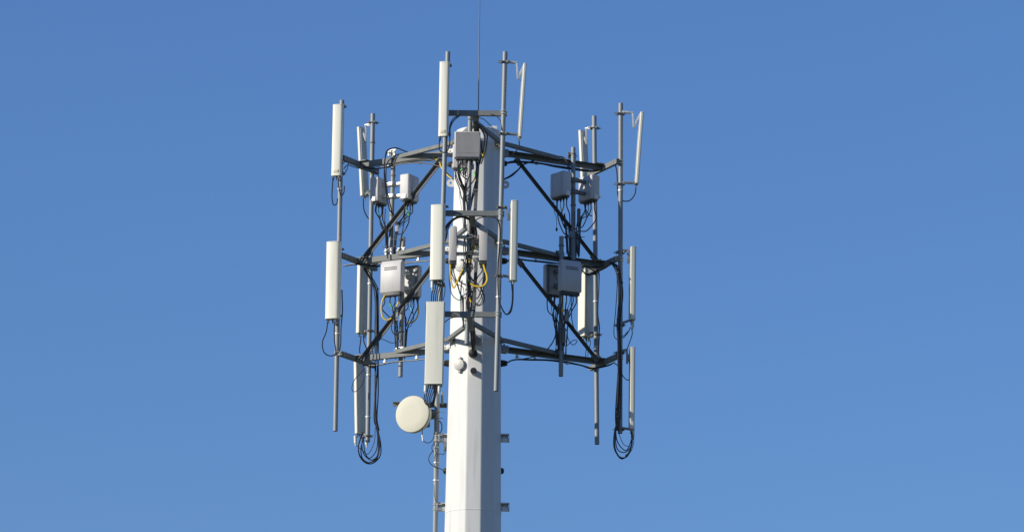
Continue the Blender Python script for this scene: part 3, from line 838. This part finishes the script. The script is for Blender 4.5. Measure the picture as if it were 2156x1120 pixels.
t2 = bundle('black cables hanging along the right of the front pipe above the middle crossbar', [(1005, 342, -1.41), (1003, 365, -1.41), (1001, 385, -1.41), (996, 405, -1.41), (991, 425, -1.41), (988, 445, -1.41)], 0, 5, .0085, .026, seed=17, m_={2: 'capg'})
tape(t2, 999, 362, 1001, 374, -1.45, 'green'); tape(t2, 1000.5, 372, 1001, 382, -1.46, 'yellow', .010)
bundle('thin green wire hanging before the lit face of the mast', [(968, 398, -1.2), (968, 415, -1.2), (972, 440, -1.3), (976, 480, -1.41), (980, 505, -1.6)], 0, 1, .004, .002, seed=18, m_={0: 'teal'})
bundle('black cables arching under the middle crossbar toward the front left pipe', [(990, 462, -1.85), (975, 455, -1.95), (958, 460, -2.0), (945, 475, -2.05), (939, 495, -2.08), (936, 515, -2.08)], 0, 4, .009, .03, seed=19)
bundle('black cable arching under the middle crossbar and down the bare front right pipe', [(999, 466, -1.9), (1010, 459, -2.0), (1030, 457, -2.15), (1046, 462, -2.2), (1052, 480, -2.2), (1051, 520, -2.2), (1048, 560, -2.2), (1048, 600, -2.2), (1050, 640, -2.2)], 0, 2, .007, .008, seed=20)
t = bundle('tangled trunk of cables between the two upright radio boxes', [(992, 452, -1.43), (996, 470, -1.40), (1000, 490, -1.38), (997, 520, -1.40), (990, 550, -1.40), (987, 580, -1.40), (989, 610, -1.40), (990, 640, -1.40), (995, 680, -1.30), (997, 715, -.9), (997, 744, -.58)], 0, 7, .0095, .034, seed=21)
tape(t, 989, 545, 989, 553, -1.48, 'yellow', .015); tape(t, 1000, 518, 1001, 526, -1.46, 'yellow', .014); tape(t, 988, 627, 992, 636, -1.48, 'yellow', .013)
tape(t, 978, 567, 977, 578, -1.48, 'cyan', .008); tape(t, 974, 622, 984, 617, -1.48, 'cyan', .007)
bundle('dark cables crossing in front of the clamps of the upright radio boxes', [(978, 498, -1.53), (978, 520, -1.53), (979, 545, -1.53), (974, 570, -1.50), (966, 590, -1.48), (980, 600, -1.46)], 0, 3, .007, .014, seed=22)
bundle('fine tangled wires in front of the clamps between the upright radio boxes', [(984, 505, -1.5), (992, 520, -1.5), (986, 540, -1.5), (998, 558, -1.5), (988, 578, -1.5), (996, 600, -1.5), (986, 622, -1.5), (984, 648, -1.5)], 0, 4, .0055, .035, seed=60, m_={1: 'teal'})
bundle('fine tangled wires below the ribbed radio box', [(972, 342, -1.45), (985, 352, -1.45), (976, 368, -1.45), (990, 382, -1.45), (981, 402, -1.45), (992, 424, -1.45), (988, 445, -1.45)], 0, 4, .0055, .035, seed=61, m_={3: 'capg'})
bundle('slack black loops hanging below the upright radio boxes', [(984, 570, -1.48), (990, 590, -1.48), (1004, 600, -1.48), (1015, 620, -1.48), (1017, 634, -1.48), (1008, 645, -1.48), (1000, 640, -1.48), (994, 625, -1.48)], 0, 3, .006, .022, seed=23)
bundle('thin springy wires beside the front pipe above the lowest crossbar', [(973, 590, -1.38), (971, 605, -1.38), (970, 625, -1.38), (971, 645, -1.38), (973, 665, -1.38), (978, 690, -1.38)], 0, 3, .0045, .012, seed=24, m_={1: 'teal'})
bundle('thick black cables entering the round port on the front of the mast', [(990, 665, -1.38), (989, 685, -1.30), (993, 700, -1.0), (997, 720, -.8), (997, 742, -.56)], 0, 4, .013, .03, seed=25)
g = G(); g.lathe([(.036, -.02), (.036, .02)], W(997, 733, -.64), UP, 16); obj('port_collar', g, M['yellow'], mast)
bundle('cable looping under the lowest crossbar to the front left pipe', [(990, 672, -1.9), (975, 668, -2.0), (955, 668, -2.05), (942, 673, -2.1), (934, 681, -2.1)], 0, 1, .007, .004, seed=26)
# right arm
bundle('heavy cables slung under the topmost right arm', arm([(1062, 345), (1080, 341), (1105, 341), (1135, 344), (1170, 350), (1210, 356), (1245, 360), (1268, 357)]), 0, 4, .010, .014, seed=27)
bundle('two cables swooping from the topmost right arm back into the mast', arm([(1062, 378), (1078, 370), (1092, 358), (1103, 348), (1125, 339)]), 0, 3, .010, .016, seed=28)
bundle('cables curving from the topmost right arm into the shaded radio boxes', [(1170, 333, .66), (1182, 332, .66), (1192, 342, .64), (1198, 362, .64)], 0, 2, .008, .016, seed=29)
bundle('heavy cables slung under the middle right arm', arm([(1062, 552), (1085, 546), (1115, 549), (1150, 552), (1180, 556), (1215, 560), (1250, 563), (1272, 560)]), 0, 4, .0095, .014, seed=30)
t = bundle('thick black cable bundle strapped down the outermost right pipe', [(1285, 553, .7), (1297, 560, .62), (1303, 580, .60), (1307, 620, .60), (1303, 680, .60), (1305, 760, .60), (1303, 830, .60), (1301, 875, .60), (1299, 905, .60)], 0, 6, .0095, .030, seed=31)
ties(t, [(1302, 574), (1303, 660), (1301, 877)], .58)
bundle('slack cable bowing out left of the outermost right pipe', [(1294, 555, .62), (1300, 590, .6), (1297, 650, .6), (1293, 700, .6), (1299, 714, .6), (1312, 708, .65), (1324, 696, .7)], 0, 1, .0075, .004, seed=32)
t = bundle('looped black cable tails hanging below the lowest slim right antenna', [(1299, 880, .6), (1296, 905, .6), (1292, 925, .6), (1295, 950, .6), (1308, 966, .62), (1322, 955, .66), (1330, 935, .7), (1331, 910, .71)], 0, 2, .008, .016, seed=33)
cab(t, [(1300, 880), (1296, 920), (1300, 945), (1315, 952), (1328, 940), (1332, 915)], .62, .008)
cab(t, [(1298, 880), (1297, 915), (1303, 935), (1318, 948), (1328, 930), (1330, 908)], .66, .008)
cab(t, [(1299, 885), (1293, 915), (1293, 942), (1303, 960), (1318, 962), (1328, 945), (1331, 912)], .64, .0085)
cab(t, [(1300, 900), (1306, 920), (1314, 936), (1326, 939)], .66, .005)
cab(t, [(1334, 920), (1334, 932), (1328, 950), (1316, 958)], .7, .005)
bundle('cables running down the right side of the rear right pipe', [(1254, 565, 1.38), (1261, 575, 1.38), (1261, 610, 1.38), (1259, 660, 1.38), (1262, 690, 1.38), (1261, 740, 1.38), (1263, 758, 1.38)], 0, 2, .008, .010, seed=34)
bundle('cables knotted under the middle right arm near the deep antenna', [(1222, 568, 1.1), (1232, 560, 1.2), (1250, 566, 1.25), (1264, 566, 1.2), (1250, 575, 1.2), (1236, 578, 1.15), (1225, 568, 1.1)], 0, 3, .006, .02, seed=35)
bundle('heavy cables slung under the lowest right arm', arm([(1062, 766), (1085, 757), (1120, 757), (1155, 758), (1190, 762), (1225, 769), (1248, 775), (1280, 769), (1294, 763)]), 0, 4, .0085, .012, seed=36)
bundle('cable from the lowest right arm to the foot of the slim antenna bracket', [(1294, 765, .65), (1301, 772, .6), (1301, 800, .6), (1301, 860, .6)], 0, 1, .0075, .003, seed=37)
bundle('cable loop beside the top of the lowest slim right antenna', [(1322, 745, .7), (1325, 765, .7), (1328, 790, .7), (1322, 800, .7), (1312, 792, .66), (1308, 780, .62)], 0, 1, .007, .003, seed=38)
bundle('cable swooping from the lower right short pipe down to the lowest right arm', [(1176, 640, .5), (1172, 680, .5), (1168, 712, .5), (1150, 738, .5), (1125, 750, .45), (1095, 757, .3)], 0, 2, .007, .012, seed=39, m_={1: 'teal'})
bundle('loose cable loops left of the lower right short pipe', [(1166, 630, .5), (1166, 665, .5), (1168, 688, .5), (1174, 702, .5), (1172, 720, .5)], 0, 2, .007, .012, seed=40)
bundle('cable ring hanging right of the lower right short pipe', [(1194, 690, .45), (1196, 712, .45), (1206, 726, .45), (1215, 718, .45), (1207, 716, .45), (1192, 728, .45), (1184, 724, .45)], 0, 1, .007, .003, seed=41)
bundle('cable pair running from the slotted right radio box down across the brace', [(1203, 622, .42), (1203, 665, .42), (1208, 690, .42), (1222, 715, .45), (1238, 735, .6)], 0, 2, .0065, .006, seed=42)
t = bundle('thin wire with a small plug dangling under the large shaded radio box', [(1166, 424, .5), (1167, 444, .5), (1171, 456, .5), (1172, 462, .5), (1172, 478, .5)], 0, 1, .004, .001, seed=43)
g = G(); g.lathe([(0, -.04), (.016, -.025), (.016, 0), (.008, .02), (0, .025)], W(1172, 482, .5), UP, 12); obj('plug', g, M['grom'], t)
for (lab, pts, Y, sd) in (('cable pair strapped left of the upper left short pipe', [(812, 440), (811, 465), (813, 490), (815, 520), (817, 545)], .68, 44),
                          ('cable pair strapped right of the upper left short pipe', [(851, 430), (852, 455), (849, 480), (845, 505), (842, 530)], .62, 45),
                          ('cable pair strapped left of the upper right short pipe', [(1188, 450), (1191, 475), (1192, 500), (1194, 535)], .62, 46),
                          ('cable pair strapped right of the upper right short pipe', [(1226, 455), (1222, 475), (1221, 500), (1219, 540)], .62, 47)):
    t = bundle(lab, pts, Y, 2, .008, .012, seed=sd)
    mid = pts[-2]
    ties(t, [mid], Y, .024, .035)
    g = G(); a_, b_ = W(mid[0], mid[1] - 1, Y), W((mid[0] + (24 if sd in (44, 46) else -22)), mid[1] - 1, Y)
    g.tube([a_ + (a_ - b_) * .5, b_], .005, 6); obj('stand_off_rod', g, M['galv'], t)

bundle('cables sagging behind the mast edge under the topmost left arm', arm([(944, 349), (930, 352), (900, 345), (870, 343), (840, 346), (826, 352)]), 0, 2, .008, .010, seed=62)
bundle('cable hooked around the outer end of the upper left corner bar', [(724, 356, .6), (732, 348, .7), (745, 352, .8), (768, 358, 1.1), (788, 362, 1.3), (797, 372, 1.3), (796, 385, 1.2)], 0, 1, .0075, .004, seed=63)
bundle('loose cable between the middle right arm and the outermost right pipe', [(1240, 566, 1.1), (1256, 572, 1.1), (1272, 566, .9), (1288, 556, .7)], 0, 2, .0075, .012, seed=64)
# ------------------------------------------------------------------ lightning rod
p0, p1 = W(1007, 262, -2.0), W(1010.5, -60, -2.0)
lr = thing('lightning_rod', 'thin vertical lightning rod rising out of the top of the picture', 'lightning rod', p0)
g = G(); g.tube([p0, p1], .0075, 8); g.lathe([(.0075, 0), (.001, .1)], p1, UP, 8); obj('rod', g, M['galvd'], lr)
g = G(); g.box(W(1007, 244, -1.98), Vector((1, 0, 0)), Vector((0, 1, 0)), UP, .03, .05, .06, .004); obj('rod_clamp', g, M['galv'], lr)

# ------------------------------------------------------------------ dish on its own pipe
dp = pipe('DP', 920.5, 827, 915, 1230, -0.02, 'long grey pipe standing beside the lower mast and holding the round dish', 0.038, 'galvanised antenna mounting pipes')
for y in (930, 914, 943, 1012, 1063, 1073, 975): band('DP', y, 'zinc' if y in (943, 975, 1012) else 'galvd')
g = G()
a_, b_ = W(827, 846.5, .12), W(941, 850, .12)
g.bar(a_, b_, .07, .012, UP, .001); g.bar(a_ - Vector((0, -.03, .03)), b_ - Vector((0, -.03, .03)), .01, .05, UP, .001)
obj('cross_bar', g, M['galvd'], dp.root)
g = G(); g.box(W(931, 838, .05), Vector((1, 0, 0)), Vector((0, 1, 0)), UP, .035, .05, .19, .004); obj('upright_stub', g, M['galv'], dp.root)
for yy in (903, 1049, 916):
    pass
C = W(867.5, 871, -.06)
dish = thing('microwave_dish', 'round cream microwave dish with smooth cover facing left beside the mast', 'dish', C)
N = (az(-116) + UP * -0.03).normalized(); r_ = .272
g = G(); g.lathe([(r_ * .97, -.10), (r_, -.095), (r_, -.012), (r_ * .99, -.004), (r_ * .96, 0), (r_ * .5, .004), (0, .005)], C, N, 64)
obj('cover', g, M['dish'], dish)
g = G(); g.lathe([(r_ * 1.008, -.012), (r_ * 1.012, -.02), (r_ * 1.012, -.035), (r_ * 1.0, -.04)], C, N, 64)
bigf = [f for f in g.bm.faces if len(f.verts) > 4]; bmesh.ops.delete(g.bm, geom=bigf, context='FACES_ONLY')
obj('rim', g, M['capg'], dish)
g = G(); g.lathe([(r_ * .97, -.10), (r_ * .7, -.16), (r_ * .4, -.19), (.06, -.20), (.06, -.26), (0, -.26)], C, N, 32)
obj('reflector_back', g, M['capg'], dish)
g = G(); q = C - N * .27
g.box(W(907, 872, .02), Vector((1, 0, 0)), Vector((0, 1, 0)), UP, .10, .12, .13, .012)
g.lathe([(.055, -.07), (.055, .05)], W(910, 872, -.03), Vector((1, 0.3, 0)), 16)
obj('pipe_mount', g, M['dksteel'], dish)
g = G()
for yy in (868, 881):
    g.tube([W(905, yy, -.07), W(935, yy - 1, -.07)], .006, 6)
obj('threaded_rod', g, M['galv'], dish)
g = G(); g.box(W(897, 889, .12), az(-26), az(64), UP, .08, .12, .13, .01); obj('radio_head', g, M['galvd'], dish)
cab(dish, [(889, 900), (889, 910), (890, 925), (900, 932), (911, 925), (916, 905), (915, 885)], -.12, .006)
tape(dish, 889, 915, 890.5, 928, -.12, 'zinc', .014, 'connector_sleeve')
cab(dish, [(925, 885), (930, 893), (930, 905), (925, 912)], -.07, .008)
cab(dish, [(914, 932), (909, 942), (913, 952)], -.08, .005)
t = bundle('thin cables looping from the dish pipe to the lower mast plug', [(912, 948), (904, 960), (904, 972), (914, 982), (926, 986), (934, 990)], -.08, 1, .006, .003, seed=50)
cab(t, [(920, 975), (918, 962), (926, 955), (934, 956), (938, 948), (937, 940)], -.08, .005)
cab(t, [(914, 1020), (915, 1045), (920, 1056), (928, 1058)], -.08, .004)
g = G(); g.box(W(937, 940, -.03), Vector((1, 0, 0)), Vector((0, 1, 0)), UP, .045, .05, .12, .004); obj('junction_block', g, M['galvd'], t)
for yy in (1068, 923):
    c = PIPES['DP'].z(W(918, yy, 0).z)
    for dz in (-.035, .035):
        g = G(); g.tube([c + UP * dz + Vector((.09, -.043, 0))] + [c + UP * dz + Vector((-.043 * math.sin(k), -.043 * math.cos(k), 0)) for k in (0, .5, 1.05, 1.57, 2.1, 2.6, 3.14)] + [c + UP * dz + Vector((.09, .043, 0))], .006, 6); obj('u_bolt', g, M['zinc'], dp.root)
